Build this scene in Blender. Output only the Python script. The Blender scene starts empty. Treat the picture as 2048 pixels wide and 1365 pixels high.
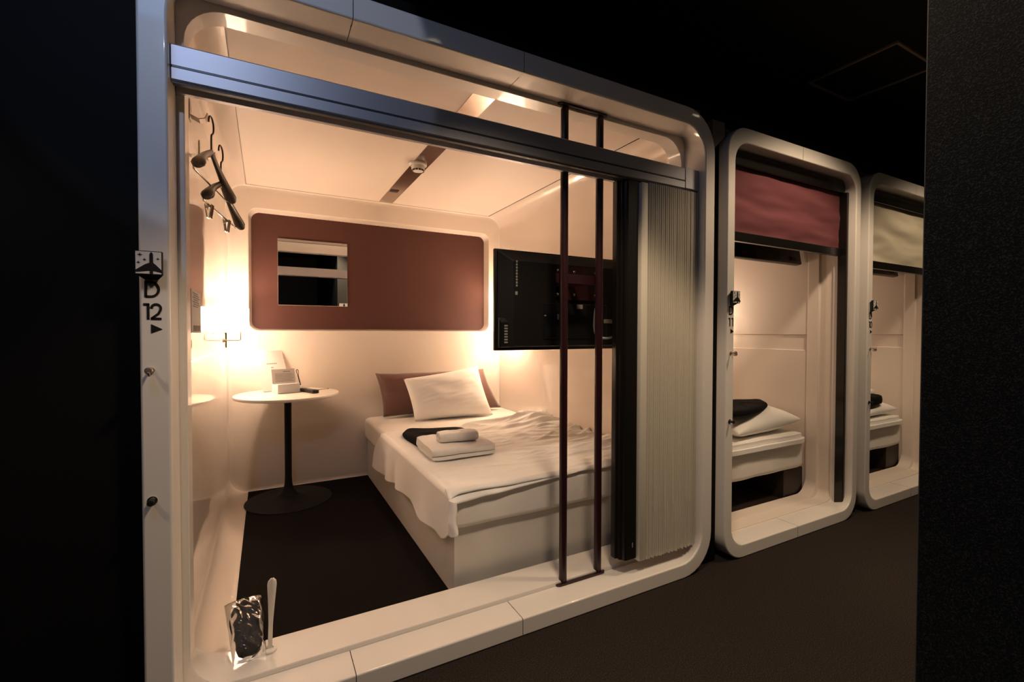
import bpy, bmesh, math, random
from mathutils import Vector, Matrix, noise
random.seed(7)
PI = math.pi
scene = bpy.context.scene
C = scene.collection

# ------------------------------------------------------------------ helpers
def link(o, parent=None):
    C.objects.link(o)
    if parent is not None:
        o.parent = parent
    return o

def obj(name, bm, m, parent=None, smooth=None, label=None):
    me = bpy.data.meshes.new(name)
    bmesh.ops.recalc_face_normals(bm, faces=bm.faces[:])
    bm.to_mesh(me); bm.free()
    if m is not None:
        me.materials.append(m)
    o = bpy.data.objects.new(name, me)
    link(o, parent)
    if smooth is not None:
        me.shade_smooth() if smooth >= 180 else me.set_sharp_from_angle(angle=math.radians(smooth))
        if smooth < 180:
            for p in me.polygons: p.use_smooth = True
    if label: o['label'] = label
    return o

def crisp(o):
    w_ = o.modifiers.new('weighted_normals', 'WEIGHTED_NORMAL'); w_.weight = 100; w_.keep_sharp = True
    return o

def thing(name, label, cat, loc=(0, 0, 0), group=None):
    o = bpy.data.objects.new(name, None)
    o.empty_display_size = 0.05
    link(o); o.location = loc
    o['label'] = label; o['category'] = cat
    if group: o['group'] = group
    return o

def tag(o, label, cat, group=None, kind=None):
    o['label'] = label; o['category'] = cat
    if group: o['group'] = group
    if kind: o['kind'] = kind
    return o

def struct(name, bm, m, smooth=None, parent=None):
    o = obj(name, bm, m, parent, smooth)
    if parent is None: o['kind'] = 'structure'
    return o

def new(): return bmesh.new()

def at(parent, o):
    """mesh built in world coordinates under an Empty placed elsewhere"""
    o.matrix_parent_inverse = Matrix.Translation(-Vector(parent.location))
    return o

def box(bm, x0, x1, y0, y1, z0, z1, bev=0.0, seg=2, mat=None):
    vs = [bm.verts.new((x, y, z)) for x in (x0, x1) for y in (y0, y1) for z in (z0, z1)]
    if mat is not None:
        for v in vs: v.co = mat @ v.co
    idx = [(0, 1, 3, 2), (4, 6, 7, 5), (0, 4, 5, 1), (2, 3, 7, 6), (0, 2, 6, 4), (1, 5, 7, 3)]
    fs = [bm.faces.new([vs[i] for i in f]) for f in idx]
    if bev > 0:
        es = list({e for f in fs for e in f.edges})
        bmesh.ops.bevel(bm, geom=es, offset=bev, segments=seg, profile=0.5, affect='EDGES')
    return vs

def lathe(bm, prof, cx=0, cy=0, n=48):
    rings = []
    for r, z in prof:
        if r < 1e-5:
            rings.append([bm.verts.new((cx, cy, z))])
        else:
            rings.append([bm.verts.new((cx + r * math.cos(2 * PI * i / n), cy + r * math.sin(2 * PI * i / n), z)) for i in range(n)])
    for a, b in zip(rings, rings[1:]):
        for i in range(n):
            j = (i + 1) % n
            if len(a) == 1 and len(b) == 1: continue
            if len(a) == 1: bm.faces.new((a[0], b[i], b[j]))
            elif len(b) == 1: bm.faces.new((a[i], a[j], b[0]))
            else: bm.faces.new((a[i], a[j], b[j], b[i]))

def smooth_path(pts, per=6):
    pts = [Vector(p) for p in pts]
    out = []
    for i in range(len(pts) - 1):
        p0 = pts[max(i - 1, 0)]; p1 = pts[i]; p2 = pts[i + 1]; p3 = pts[min(i + 2, len(pts) - 1)]
        for k in range(per):
            t = k / per
            out.append(0.5 * ((2 * p1) + (p2 - p0) * t + (2 * p0 - 5 * p1 + 4 * p2 - p3) * t * t + (-p0 + 3 * p1 - 3 * p2 + p3) * t ** 3))
    out.append(pts[-1])
    return out

def tube(bm, pts, r, n=10, caps=True):
    pts = [Vector(p) for p in pts]
    rr = r if isinstance(r, (list, tuple)) else [r] * len(pts)
    t0 = (pts[1] - pts[0]).normalized()
    up = Vector((0, 0, 1)) if abs(t0.z) < 0.9 else Vector((1, 0, 0))
    a = t0.cross(up).normalized()
    rings = []
    for i, p in enumerate(pts):
        t = (pts[min(i + 1, len(pts) - 1)] - pts[max(i - 1, 0)]).normalized()
        a = (a - t * a.dot(t)).normalized()
        b = t.cross(a)
        rings.append([bm.verts.new(p + (a * math.cos(2 * PI * k / n) + b * math.sin(2 * PI * k / n)) * rr[i]) for k in range(n)])
    for x, y in zip(rings, rings[1:]):
        for k in range(n):
            bm.faces.new((x[k], x[(k + 1) % n], y[(k + 1) % n], y[k]))
    if caps:
        bm.faces.new(rings[0]); bm.faces.new(rings[-1])

def rrect(x0, x1, z0, z1, r, n=8):
    """rounded rectangle outline (x,z); r = one radius or (bottom-right, top-right, top-left, bottom-left)"""
    if not isinstance(r, (list, tuple)): r = (r,) * 4
    out = []
    for (cx, cz, a0), q in zip(((x1 - r[0], z0 + r[0], -PI / 2), (x1 - r[1], z1 - r[1], 0), (x0 + r[2], z1 - r[2], PI / 2), (x0 + r[3], z0 + r[3], PI)), r):
        for k in range(n + 1):
            t = a0 + k / n * PI / 2
            out.append((cx + q * math.cos(t), cz + q * math.sin(t)))
    return out

def loft(bm, rings, closed=True, cap0=False, cap1=False):
    vr = [[bm.verts.new(p) for p in R] for R in rings]
    n = len(vr[0])
    for a, b in zip(vr, vr[1:]):
        for k in range(n if closed else n - 1):
            j = (k + 1) % n
            bm.faces.new((a[k], a[j], b[j], b[k]))
    if cap0: bm.faces.new(vr[0])
    if cap1: bm.faces.new(vr[-1])
    return vr

def ring(x0, x1, z0, z1, r, y, n=8):
    return [(p[0], y, p[1]) for p in rrect(x0, x1, z0, z1, r, n)]

def prism(bm, poly, y0, y1):
    """polygon (x,z) extruded between y0 and y1"""
    a = [bm.verts.new((p[0], y0, p[1])) for p in poly]
    b = [bm.verts.new((p[0], y1, p[1])) for p in poly]
    n = len(poly)
    bm.faces.new(a); bm.faces.new(b)
    for k in range(n):
        bm.faces.new((a[k], a[(k + 1) % n], b[(k + 1) % n], b[k]))

def ribbon(bm, pts, w, y0, y1, closed=False):
    """flat letter stroke of width w along (x,z) points, standing between y0 and y1"""
    n = len(pts); L = []; R = []
    for i in range(n):
        p = Vector(pts[i])
        if closed:
            d0 = (Vector(pts[i]) - Vector(pts[i - 1])).normalized(); d1 = (Vector(pts[(i + 1) % n]) - Vector(pts[i])).normalized()
        else:
            d0 = (Vector(pts[max(i, 1)]) - Vector(pts[max(i, 1) - 1])).normalized()
            d1 = (Vector(pts[min(i, n - 2) + 1]) - Vector(pts[min(i, n - 2)])).normalized()
        m = (d0 + d1)
        m = m.normalized() if m.length > 1e-6 else d0
        nv = Vector((-m.y, m.x)); s = w / 2 / max(0.5, nv.dot(Vector((-d0.y, d0.x))))
        L.append(p + nv * s); R.append(p - nv * s)
    k = n if closed else n - 1
    for i in range(k):
        j = (i + 1) % n
        q = [L[i], L[j], R[j], R[i]]
        prism(bm, [(v.x, v.y) for v in q], y0, y1)

def grid(bm, f, nu, nv):
    V = [[bm.verts.new(f(i / nu, j / nv)) for j in range(nv + 1)] for i in range(nu + 1)]
    for i in range(nu):
        for j in range(nv):
            bm.faces.new((V[i][j], V[i + 1][j], V[i + 1][j + 1], V[i][j + 1]))
    return V

def nz(x, y, z=0.0): return noise.noise(Vector((x, y, z)))

# ------------------------------------------------------------------ materials
def mat(name, col, rough=0.5, metal=0.0, coat=0.0, coat_r=0.05, spec=0.5, bump=None, speck=None, emit=None, trans=0.0, sheen=0.0, alpha=None, ior=1.45):
    m = bpy.data.materials.new(name); m.use_nodes = True
    nt = m.node_tree; b = nt.nodes['Principled BSDF']
    b.inputs['Base Color'].default_value = (*col, 1)
    b.inputs['Roughness'].default_value = rough
    b.inputs['Metallic'].default_value = metal
    b.inputs['Coat Weight'].default_value = coat
    b.inputs['Coat Roughness'].default_value = coat_r
    b.inputs['Specular IOR Level'].default_value = spec
    b.inputs['Transmission Weight'].default_value = trans
    b.inputs['IOR'].default_value = ior
    if sheen: b.inputs['Sheen Weight'].default_value = sheen
    if emit:
        b.inputs['Emission Color'].default_value = (*emit[0], 1); b.inputs['Emission Strength'].default_value = emit[1]
    tc = nt.nodes.new('ShaderNodeTexCoord')
    if bump:
        scale, strength, dist = bump
        n = nt.nodes.new('ShaderNodeTexNoise'); n.inputs['Scale'].default_value = scale; n.inputs['Detail'].default_value = 3
        bp = nt.nodes.new('ShaderNodeBump'); bp.inputs['Strength'].default_value = strength; bp.inputs['Distance'].default_value = dist
        nt.links.new(tc.outputs['Object'], n.inputs['Vector'])
        nt.links.new(n.outputs['Fac'], bp.inputs['Height'])
        nt.links.new(bp.outputs['Normal'], b.inputs['Normal'])
        if coat: nt.links.new(bp.outputs['Normal'], b.inputs['Coat Normal'])
    if speck:
        scale, c2, lo, hi = speck
        n = nt.nodes.new('ShaderNodeTexNoise'); n.inputs['Scale'].default_value = scale; n.inputs['Detail'].default_value = 4
        r = nt.nodes.new('ShaderNodeMapRange'); r.inputs['From Min'].default_value = lo; r.inputs['From Max'].default_value = hi
        mx = nt.nodes.new('ShaderNodeMix'); mx.data_type = 'RGBA'
        mx.inputs['A'].default_value = (*col, 1); mx.inputs['B'].default_value = (*c2, 1)
        nt.links.new(tc.outputs['Object'], n.inputs['Vector'])
        nt.links.new(n.outputs['Fac'], r.inputs['Value'])
        nt.links.new(r.outputs['Result'], mx.inputs['Factor'])
        nt.links.new(mx.outputs['Result'], b.inputs['Base Color'])
    return m

M = {}
M['shell'] = mat('ivory_gloss_shell', (0.80, 0.70, 0.615), 0.32, coat=1.0, coat_r=0.025, bump=(1.3, 0.12, 0.02))
M['frame'] = mat('white_gloss_frame', (0.84, 0.79, 0.73), 0.38, coat=0.5, coat_r=0.06, bump=(2.0, 0.10, 0.01))
M['ceil'] = mat('ivory_ceiling', (0.80, 0.70, 0.62), 0.55)
M['black'] = mat('black_wall', (0.004, 0.004, 0.0045), 0.7, spec=0.15)
M['blackceil'] = mat('black_ceiling_paint', (0.010, 0.010, 0.010), 0.8, spec=0.2)
M['grain'] = mat('grained_black_wallcovering', (0.008, 0.009, 0.0095), 0.8, spec=0.08, bump=(420, 0.25, 0.002), speck=(420, (0.038, 0.040, 0.041), 0.50, 0.72))
M['greywall'] = mat('grey_wall_and_lit_front', (0.06, 0.06, 0.055), 0.7)
M['carpet'] = mat('dark_carpet', (0.018, 0.0145, 0.0125), 0.95, spec=0.1, bump=(600, 0.6, 0.003), speck=(260, (0.055, 0.043, 0.035), 0.45, 0.7))
M['cabincarpet'] = mat('cabin_carpet', (0.007, 0.005, 0.0045), 0.95, spec=0.1, bump=(600, 0.6, 0.003), speck=(300, (0.015, 0.011, 0.009), 0.45, 0.7))
M['brown'] = mat('brown_wall_panel', (0.085, 0.033, 0.026), 0.6, spec=0.3)
M['mirror'] = mat('mirror_glass', (0.92, 0.92, 0.92), 0.0, metal=1.0)
M['alu'] = mat('anodised_aluminium', (0.46, 0.46, 0.50), 0.46, metal=0.8)
M['aludark'] = mat('rail_slot_dark', (0.06, 0.06, 0.07), 0.4, metal=0.5)
M['steel'] = mat('brushed_steel_strip', (0.60, 0.52, 0.46), 0.22, metal=1.0)
M['maroon'] = mat('maroon_painted_steel', (0.026, 0.006, 0.008), 0.35, coat=0.2)
M['blackmetal'] = mat('black_aluminium_profile', (0.008, 0.007, 0.006), 0.3, coat=0.2)
M['pleat'] = mat('cream_pleated_vinyl', (0.64, 0.60, 0.50), 0.5)
M['pleatstile'] = mat('cream_door_stile', (0.74, 0.69, 0.58), 0.45)
M['print'] = mat('black_print', (0.012, 0.010, 0.010), 0.5)
M['signwhite'] = mat('sign_white', (0.75, 0.74, 0.70), 0.4)
M['bluewhite'] = mat('table_white', (0.82, 0.77, 0.70), 0.35, coat=0.3)
M['basewhite'] = mat('bed_base_white', (0.70, 0.66, 0.60), 0.4, coat=0.15)
M['sheet'] = mat('white_cotton', (0.90, 0.87, 0.82), 0.9, spec=0.15, sheen=0.2, bump=(900, 0.15, 0.001))
M['fitted'] = mat('white_fitted_sheet', (0.87, 0.83, 0.77), 0.9, spec=0.15, bump=(14, 0.25, 0.01))
M['towel'] = mat('white_terry', (0.90, 0.87, 0.82), 1.0, spec=0.05, bump=(700, 0.7, 0.003))
M['blackcloth'] = mat('black_cloth', (0.010, 0.009, 0.009), 0.95, spec=0.1, bump=(30, 0.4, 0.01))
M['browncloth'] = mat('brown_satin', (0.125, 0.050, 0.036), 0.5, sheen=0.4, bump=(9, 0.3, 0.01))
M['tvblack'] = mat('tv_black_plastic', (0.007, 0.007, 0.008), 0.35, spec=0.4)
M['tvdark'] = mat('tv_matte_back', (0.009, 0.008, 0.008), 0.5, spec=0.3)
M['screen'] = mat('tv_screen', (0.004, 0.004, 0.005), 0.08)
M['label'] = mat('grey_label', (0.30, 0.29, 0.27), 0.5)
M['cablewhite'] = mat('grey_cable', (0.45, 0.44, 0.42), 0.5)
M['chrome'] = mat('chrome', (0.7, 0.68, 0.65), 0.12, metal=1.0)
M['hanger'] = mat('olive_hanger', (0.065, 0.042, 0.022), 0.35, coat=0.3)
M['hookmetal'] = mat('satin_hook_metal', (0.42, 0.35, 0.29), 0.35, metal=0.7)
M['clear'] = mat('clear_acrylic', (0.95, 0.95, 0.95), 0.05, trans=0.9, ior=1.3)
M['paper'] = mat('white_paper', (0.62, 0.59, 0.57), 0.7)
M['papergrey'] = mat('grey_ink', (0.25, 0.22, 0.2), 0.7)
M['shade'] = mat('lit_lamp_shade', (0.9, 0.85, 0.75), 0.6, emit=((1.0, 0.73, 0.52), 18.0))
M['shadedim'] = mat('softly_lit_lamp_shade', (0.9, 0.85, 0.75), 0.6, emit=((1.0, 0.74, 0.54), 3.5))
M['brass'] = mat('dark_bronze', (0.05, 0.035, 0.02), 0.4, metal=0.8)
M['detector'] = mat('white_plastic', (0.78, 0.74, 0.68), 0.4)
M['burgundy'] = mat('burgundy_blind_fabric', (0.150, 0.050, 0.056), 0.85, spec=0.15)
M['creamblind'] = mat('cream_blind_fabric', (0.55, 0.50, 0.38), 0.85, spec=0.15)
M['panelpink'] = mat('cabin_wall_laminate', (0.80, 0.70, 0.61), 0.5, spec=0.25)
M['drawer'] = mat('dark_brown_laminate', (0.022, 0.013, 0.010), 0.5)
M['slipper'] = mat('black_slipper_fabric', (0.012, 0.010, 0.010), 0.8)
M['horn'] = mat('ivory_plastic', (0.86, 0.82, 0.72), 0.35, coat=0.2)
M['tablemetal'] = mat('dark_table_metal', (0.008, 0.007, 0.0065), 0.55, spec=0.2)
M['downglow'] = mat('downlight_lens', (0.9, 0.9, 0.9), 0.4, emit=((1.0, 0.78, 0.5), 6.0))
M['coolglow'] = mat('cool_light_lens', (0.9, 0.9, 0.9), 0.4, emit=((0.45, 0.62, 1.0), 2.0))
M['fin'] = mat('dark_vent', (0.05, 0.035, 0.03), 0.5)
M['plum'] = mat('hatch_trim_metal', (0.24, 0.18, 0.13), 0.6)
M['gapgrey'] = mat('grey_filler', (0.16, 0.14, 0.12), 0.6)

# crinkled clear wrapper: mostly see-through, glossy where it catches the light
def wrapper_mat():
    m = bpy.data.materials.new('cellophane'); m.use_nodes = True
    nt = m.node_tree; nt.nodes.clear()
    out = nt.nodes.new('ShaderNodeOutputMaterial'); mix = nt.nodes.new('ShaderNodeMixShader')
    tr = nt.nodes.new('ShaderNodeBsdfTransparent'); gl = nt.nodes.new('ShaderNodeBsdfGlossy')
    fr = nt.nodes.new('ShaderNodeFresnel'); fr.inputs['IOR'].default_value = 1.35
    gl.inputs['Roughness'].default_value = 0.08
    tc = nt.nodes.new('ShaderNodeTexCoord'); n = nt.nodes.new('ShaderNodeTexNoise'); n.inputs['Scale'].default_value = 26
    n.inputs['Detail'].default_value = 1.0
    bp = nt.nodes.new('ShaderNodeBump'); bp.inputs['Strength'].default_value = 1.0; bp.inputs['Distance'].default_value = 0.012
    nt.links.new(tc.outputs['Object'], n.inputs['Vector']); nt.links.new(n.outputs['Fac'], bp.inputs['Height'])
    nt.links.new(bp.outputs['Normal'], gl.inputs['Normal']); nt.links.new(bp.outputs['Normal'], fr.inputs['Normal'])
    nt.links.new(fr.outputs['Fac'], mix.inputs['Fac']); nt.links.new(tr.outputs['BSDF'], mix.inputs[1]); nt.links.new(gl.outputs['BSDF'], mix.inputs[2])
    nt.links.new(mix.outputs['Shader'], out.inputs['Surface'])
    return m
M['wrap'] = wrapper_mat()

# ------------------------------------------------------------------ corridor
CEIL = 2.60
bm = new(); box(bm, -4, 8, -4.2, 0.34, -0.05, 0.0)
struct('floor', bm, M['carpet'])
bm = new(); box(bm, -4, 8, -4.2, 0.9, CEIL, CEIL + 0.05)
struct('ceiling', bm, M['blackceil'])
# black infill between and above the cabins
bm = new()
for (a, b) in ((-4.0, -0.283), (1.858, 1.940), (3.164, 3.250), (4.474, 8.0)):
    box(bm, a, b, 0.05, 0.10, 0.0, 2.20)
box(bm, -4.0, 8.0, 0.30, 0.35, 2.19, CEIL)
box(bm, -4.0, 8.0, 0.05, 0.35, 2.165, 2.20)
struct('wall_front', bm, M['black'])
# opposite side of the corridor, with the passage the camera looks out of
bm = new(); box(bm, 0.93, 8.0, -4.2, -1.112, 0.0, CEIL)
struct('wall_right', bm, M['grain'])
bm = new(); box(bm, 0.932, 3.2, -1.1118, -1.110, 0.0, CEIL)  # thin facing whose lighter grey stands in for corridor light on this front
struct('wall_right', bm, M['greywall'])
bm = new(); box(bm, -4.0, -1.05, -4.2, -1.5, 0.0, CEIL)
struct('wall_left', bm, M['black'])
bm = new(); box(bm, -1.05, 0.93, -4.2, -4.1, 0.0, CEIL)
struct('wall_back', bm, M['greywall'])
bm = new(); box(bm, -4.1, -4.0, -4.2, 0.1, 0.0, CEIL); box(bm, 8.0, 8.1, -4.2, 0.1, 0.0, CEIL)
struct('wall_end', bm, M['black'])
# corridor ceiling hatch
t = thing('ceiling_hatch', 'square ceiling access hatch with a thin metal rim in the black corridor ceiling', 'hatch', (3.045, -0.09, CEIL))
hx0, hx1, hy0, hy1 = 2.82, 3.27, -0.308, 0.132
bm = new()
for (a, b, c, d) in ((hx0, hx1, hy0, hy0 + .012), (hx0, hx1, hy1 - .012, hy1), (hx0, hx0 + .012, hy0 + .012, hy1 - .012), (hx1 - .012, hx1, hy0 + .012, hy1 - .012)):
    box(bm, a, b, c, d, CEIL - .012, CEIL - 0.0005)
at(t, obj('hatch_rim', bm, M['plum'], t))
bm = new(); box(bm, hx0 + .0125, hx1 - .0125, hy0 + .0125, hy1 - .0125, CEIL - .004, CEIL - 0.0005)
at(t, obj('hatch_door', bm, M['blackceil'], t))

# ------------------------------------------------------------------ moulded cabin frames
def frame_sections(rings, parent, cuts):
    """split the lofted portal at vertical joints (x = cuts) into moulded sections"""
    src = new(); loft(src, rings)
    me = bpy.data.meshes.new('tmp'); src.to_mesh(me); src.free()
    edges = [-99] + list(cuts) + [99]
    for a, b in zip(edges, edges[1:]):
        q = new(); q.from_mesh(me)
        if a > -90:
            bmesh.ops.bisect_plane(q, geom=q.verts[:] + q.edges[:] + q.faces[:], plane_co=(a + .0012, 0, 0), plane_no=(1, 0, 0), clear_inner=True)
        if b < 90:
            bmesh.ops.bisect_plane(q, geom=q.verts[:] + q.edges[:] + q.faces[:], plane_co=(b - .0012, 0, 0), plane_no=(1, 0, 0), clear_outer=True)
        halves = [q]
        if a > -90 and b < 90:
            q2 = q.copy(); halves.append(q2)
            bmesh.ops.delete(q, geom=[v for v in q.verts if v.co.z > 1], context='VERTS'); bmesh.ops.delete(q2, geom=[v for v in q2.verts if v.co.z <= 1], context='VERTS')
        for h in halves: crisp(at(parent, obj('moulding_section', h, M['frame'], parent, smooth=50)))
    bpy.data.meshes.remove(me)

def make_frame(label, ox, x1i, x1o, z0i, z1i, z1o, ro, ri, cuts):
    xi0 = ox + 0.064 if ox < 0 else ox + 0.056
    b = 0.007
    R = [ring(ox, x1o, 0, z1o, ro, 0.16),
         ring(ox, x1o, 0, z1o, ro, b), ring(ox + b * .3, x1o - b * .3, b * .3, z1o - b * .3, ro, b * .3), ring(ox + b, x1o - b, b, z1o - b, ro - b, 0.0),
         ring(xi0 - b, x1i + b, z0i - b, z1i + b, ri + b * .6, 0.0), ring(xi0 - b * .3, x1i + b * .3, z0i - b * .3, z1i + b * .3, ri, b * .3), ring(xi0, x1i, z0i, z1i, ri, b),
         ring(xi0, x1i, z0i, z1i, ri * .25, 0.122)]
    t = thing('doorway_surround', label, 'door frame', ((ox + x1o) / 2, 0.0, 0.0))
    frame_sections(R, t, cuts)
    return t

F12 = make_frame('wide white moulded entrance frame marked D 12 with rounded corners', -0.279, 1.788, 1.853, 0.0674, 2.059, 2.135, 0.18, 0.13, (0.237, 0.826))

# ------------------------------------------------------------------ cabin D 12 shell
CX0, CX1, CZ, CB = -0.235, 1.85, 2.137, 2.241
LY = 0.124
bm = new()
rg = [ring(-0.217, 1.790, 0.0655, 2.061, 0.03, LY - .001), ring(-0.200, 1.773, 0.078, 2.048, 0.10, LY - .001),
      ring(-0.196, 1.769, 0.0824, 2.043, 0.105, LY + .003), ring(-0.196, 1.769, 0.0826, 2.045, 0.105, 0.20)]
rg += [ring(-0.216, 1.81, 0.0826, 2.09, 0.11, 0.25), ring(-0.231, 1.845, 0.0824, 2.13, 0.115, 0.275), ring(CX0, CX1, 0.08, CZ, 0.12, 0.29)]
loft(bm, rg)
crisp(struct('trim_1', bm, M['frame'], smooth=40))

def arc(cx, cz, r, a0, a1, n=10):
    return [(cx + r * math.cos(a0 + (a1 - a0) * k / n), cz + r * math.sin(a0 + (a1 - a0) * k / n)) for k in range(n + 1)]
def sheet_wall(prof, y0, y1, dy=0):
    bm = new(); loft(bm, [[(p[0], y0, p[1]) for p in prof], [(p[0], y1, p[1]) for p in prof]], closed=False); return bm
R = 0.12
def side_profile(x, s, band, foot=True):
    """s=+1 for a wall whose inside faces +x"""
    p = [(x + s * (px), pz) for px, pz in [(R - R * math.cos(0), 0)]]
    p = []
    if not foot: p.append((x, 0))
    for k in range(11 if foot else 0):
        a = PI / 2 * k / 10
        p.append((x + s * (R - R * math.sin(a)), R - R * math.cos(a)))
    if band:
        z0, z1 = band; d = 0.006
        p += [(x, z0 - .004), (x - s * d, z0), (x - s * d, z1), (x, z1 + .004)]
    for k in range(11):
        a = PI / 2 * k / 10
        p.append((x + s * (R - R * math.cos(a)), CZ - R + R * math.sin(a)))
    return p
BAND = (1.017, 1.112)
Y0 = 0.2895
struct('wall_left', sheet_wall(side_profile(CX0, 1, BAND), Y0, CB - .03), M['shell'], smooth=35)
struct('wall_right', sheet_wall(side_profile(CX1, -1, BAND, False), Y0, CB - .03), M['shell'], smooth=35)
bm = new(); box(bm, CX0 + R + .004, CX1 - R - .004, 0.30, CB - .03, CZ + .002, CZ + .02)
box(bm, CX0 + R - .01, CX1 - R + .01, 0.27, CB, CZ + .012, CZ + .03)
struct('ceiling', bm, M['ceil'])
bm = new(); box(bm, CX0 + R - .002, CX1 - .02, 0.26, CB - .02, -0.02, 0.004)
struct('floor', bm, M['cabincarpet'])
# back wall with a recessed opening
PX0, PX1, PZ0, PZ1 = -0.100, 1.742, 1.133, 1.986
bm = new()
r0 = ring(CX0, CX1, 0, CZ, R, CB - .031); r1 = ring(CX0 + .006, CX1 - .006, .006, CZ - .006, R - .004, CB - .012); r2 = ring(CX0 + .03, CX1 - .03, .03, CZ - .03, R - .02, CB)
h0 = ring(PX0 - .006, PX1 + .006, PZ0 - .006, PZ1 + .006, .062, CB); h1 = ring(PX0, PX1, PZ0, PZ1, .058, CB + .006); h2 = ring(PX0 + .014, PX1 - .014, PZ0 + .010, PZ1 - .014, .055, CB + .075)
loft(bm, [r0, r1, r2, h0, h1, h2])
crisp(struct('wall_back', bm, M['shell'], smooth=40))
bm = new(); box(bm, PX0 - .02, PX1 + .02, CB + .07, CB + .09, PZ0 - .02, PZ1 + .02)
o = obj('wall_panel', bm, M['brown']); tag(o, 'large brown recessed panel with rounded corners on the back wall of the open cabin', 'panel')
MY = CB + .07
bm = new(); box(bm, 0.079, 0.562, MY - .010, MY - .001, 1.318, 1.805, .002, 1)
o = obj('wall_mirror', bm, M['mirror']); tag(o, 'square frameless mirror mounted on the brown recessed panel', 'mirror')

# ceiling strip with vent and smoke detector
t = thing('ceiling_strip', 'narrow metal strip running along the cabin ceiling with a vent slot', 'ceiling strip', (0.833, 1.3, CZ))
bm = new(); box(bm, 0.782, 0.886, 0.33, 2.205, CZ - .001, CZ + .0035)
at(t, obj('strip_plate', bm, M['steel'], t))
t2 = bm = new()
for k in range(7):
    box(bm, 0.792 + k * .0085, 0.797 + k * .0085, 1.84, 1.90, CZ - .0035, CZ - .0012)
at(t, obj('vent_slots', bm, M['fin'], t))
t = thing('smoke_detector', 'round white smoke detector on the ceiling strip', 'smoke detector', (0.815, 1.27, CZ))
bm = new(); lathe(bm, [(0, CZ - .0015), (.052, CZ - .0015), (.052, CZ - .012), (.047, CZ - .016), (0, CZ - .016)], 0.815, 1.27, 40)
at(t, obj('base_ring', bm, M['detector'], t, smooth=35))
bm = new(); lathe(bm, [(0, CZ - .0165), (.040, CZ - .0165), (.039, CZ - .034), (.030, CZ - .046), (0, CZ - .048)], 0.815, 1.27, 40)
at(t, obj('sensor_body', bm, M['detector'], t, smooth=35))
bm = new()
for k in range(12):
    a = 2 * PI * k / 12; ca, sa = math.cos(a), math.sin(a)
    box(bm, -.003, .003, -.0015, .0015, -.008, .008, mat=Matrix.Translation((0.815 + .0345 * ca, 1.27 + .0345 * sa, CZ - .040)) @ Matrix.Rotation(a + PI / 2, 4, 'Z') @ Matrix.Scale(2.2, 4, (1, 0, 0)))
at(t, obj('sensor_slots', bm, M['fin'], t))

# ------------------------------------------------------------------ door rail, accordion door, grab rails
t = thing('door_rail', 'brushed aluminium sliding door rail spanning the top of the wide cabin entrance', 'rail', (0.787, 0.05, 1.82))
bm = new()
prof = [(0.040, 1.822), (0.040, 1.874), (0.044, 1.878), (0.128, 1.878), (0.128, 1.782), (0.112, 1.782), (0.112, 1.80), (0.060, 1.80), (0.060, 1.782), (0.043, 1.782), (0.040, 1.786), (0.040, 1.815), (0.046, 1.8175), (0.046, 1.820)]
va = [bm.verts.new((-0.2135, y, z)) for y, z in prof]; vb = [bm.verts.new((1.786, y, z)) for y, z in prof]
for k in range(len(prof)):
    j = (k + 1) % len(prof); bm.faces.new((va[k], va[j], vb[j], vb[k]))
bm.faces.new(va); bm.faces.new(vb)
at(t, obj('rail_body', bm, M['alu'], t))
bm = new(); box(bm, -0.212, 1.785, 0.0405, 0.0455, 1.8165, 1.8215)
at(t, obj('rail_groove', bm, M['aludark'], t))
bm = new(); box(bm, -0.212, 1.785, 0.044, 0.059, 1.776, 1.7815)
at(t, obj('lower_lip', bm, M['fin'], t))
bm = new(); box(bm, 1.70, 1.786, 0.0375, 0.0398, 1.786, 1.8765)
at(t, obj('end_plate', bm, M['alu'], t))

t = thing('accordion_door', 'cream pleated folding door stacked against the end jamb of the wide cabin', 'folding door', (1.56, 0.07, 0.13))
bm = new(); prof = [(1.353, .058), (1.358, .050), (1.366, .047), (1.420, .047), (1.426, .052), (1.426, .112), (1.335, .112), (1.335, .085), (1.345, .082), (1.345, .066), (1.353, .064)]
va = [bm.verts.new((x, y, 0.134)) for x, y in prof]; vb = [bm.verts.new((x, y, 1.776)) for x, y in prof]
for k in range(len(prof)):
    j = (k + 1) % len(prof); bm.faces.new((va[k], va[j], vb[j], vb[k]))
bm.faces.new(va); bm.faces.new(vb)
at(t, obj('lead_post', bm, M['blackmetal'], t, label='black lead post'))
bm = new(); box(bm, 1.3435, 1.3448, .068, .080, 0.35, 1.45)
at(t, obj('pull_strip', bm, M['brass'], t))
bm = new(); box(bm, 1.398, 1.402, .0452, .0468, 0.185, 0.205)
at(t, obj('post_latch', bm, M['label'], t))
bm = new(); box(bm, 1.428, 1.468, 0.034, 0.108, 0.118, 1.772, .006, 2)
at(t, obj('door_stile', bm, M['pleatstile'], t, smooth=40))
bm = new(); NP = 25; xa, xb = 1.4695, 1.780
pts = []
for i in range(NP):
    w = (xb - xa) / NP; x = xa + i * w
    jf = random.uniform(-.0015, .0015)
    pts += [(x, .095), (x + w * .22, .046 + jf), (x + w * .38, .034 + jf), (x + w * .60, .034 + jf), (x + w * .76, .046 + jf)]
pts.append((xb, .098))
zs = [0.120, 0.16, 0.30, 0.345, 0.36, 0.6, 0.95, 1.3, 1.6, 1.774]
rows = []
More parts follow.
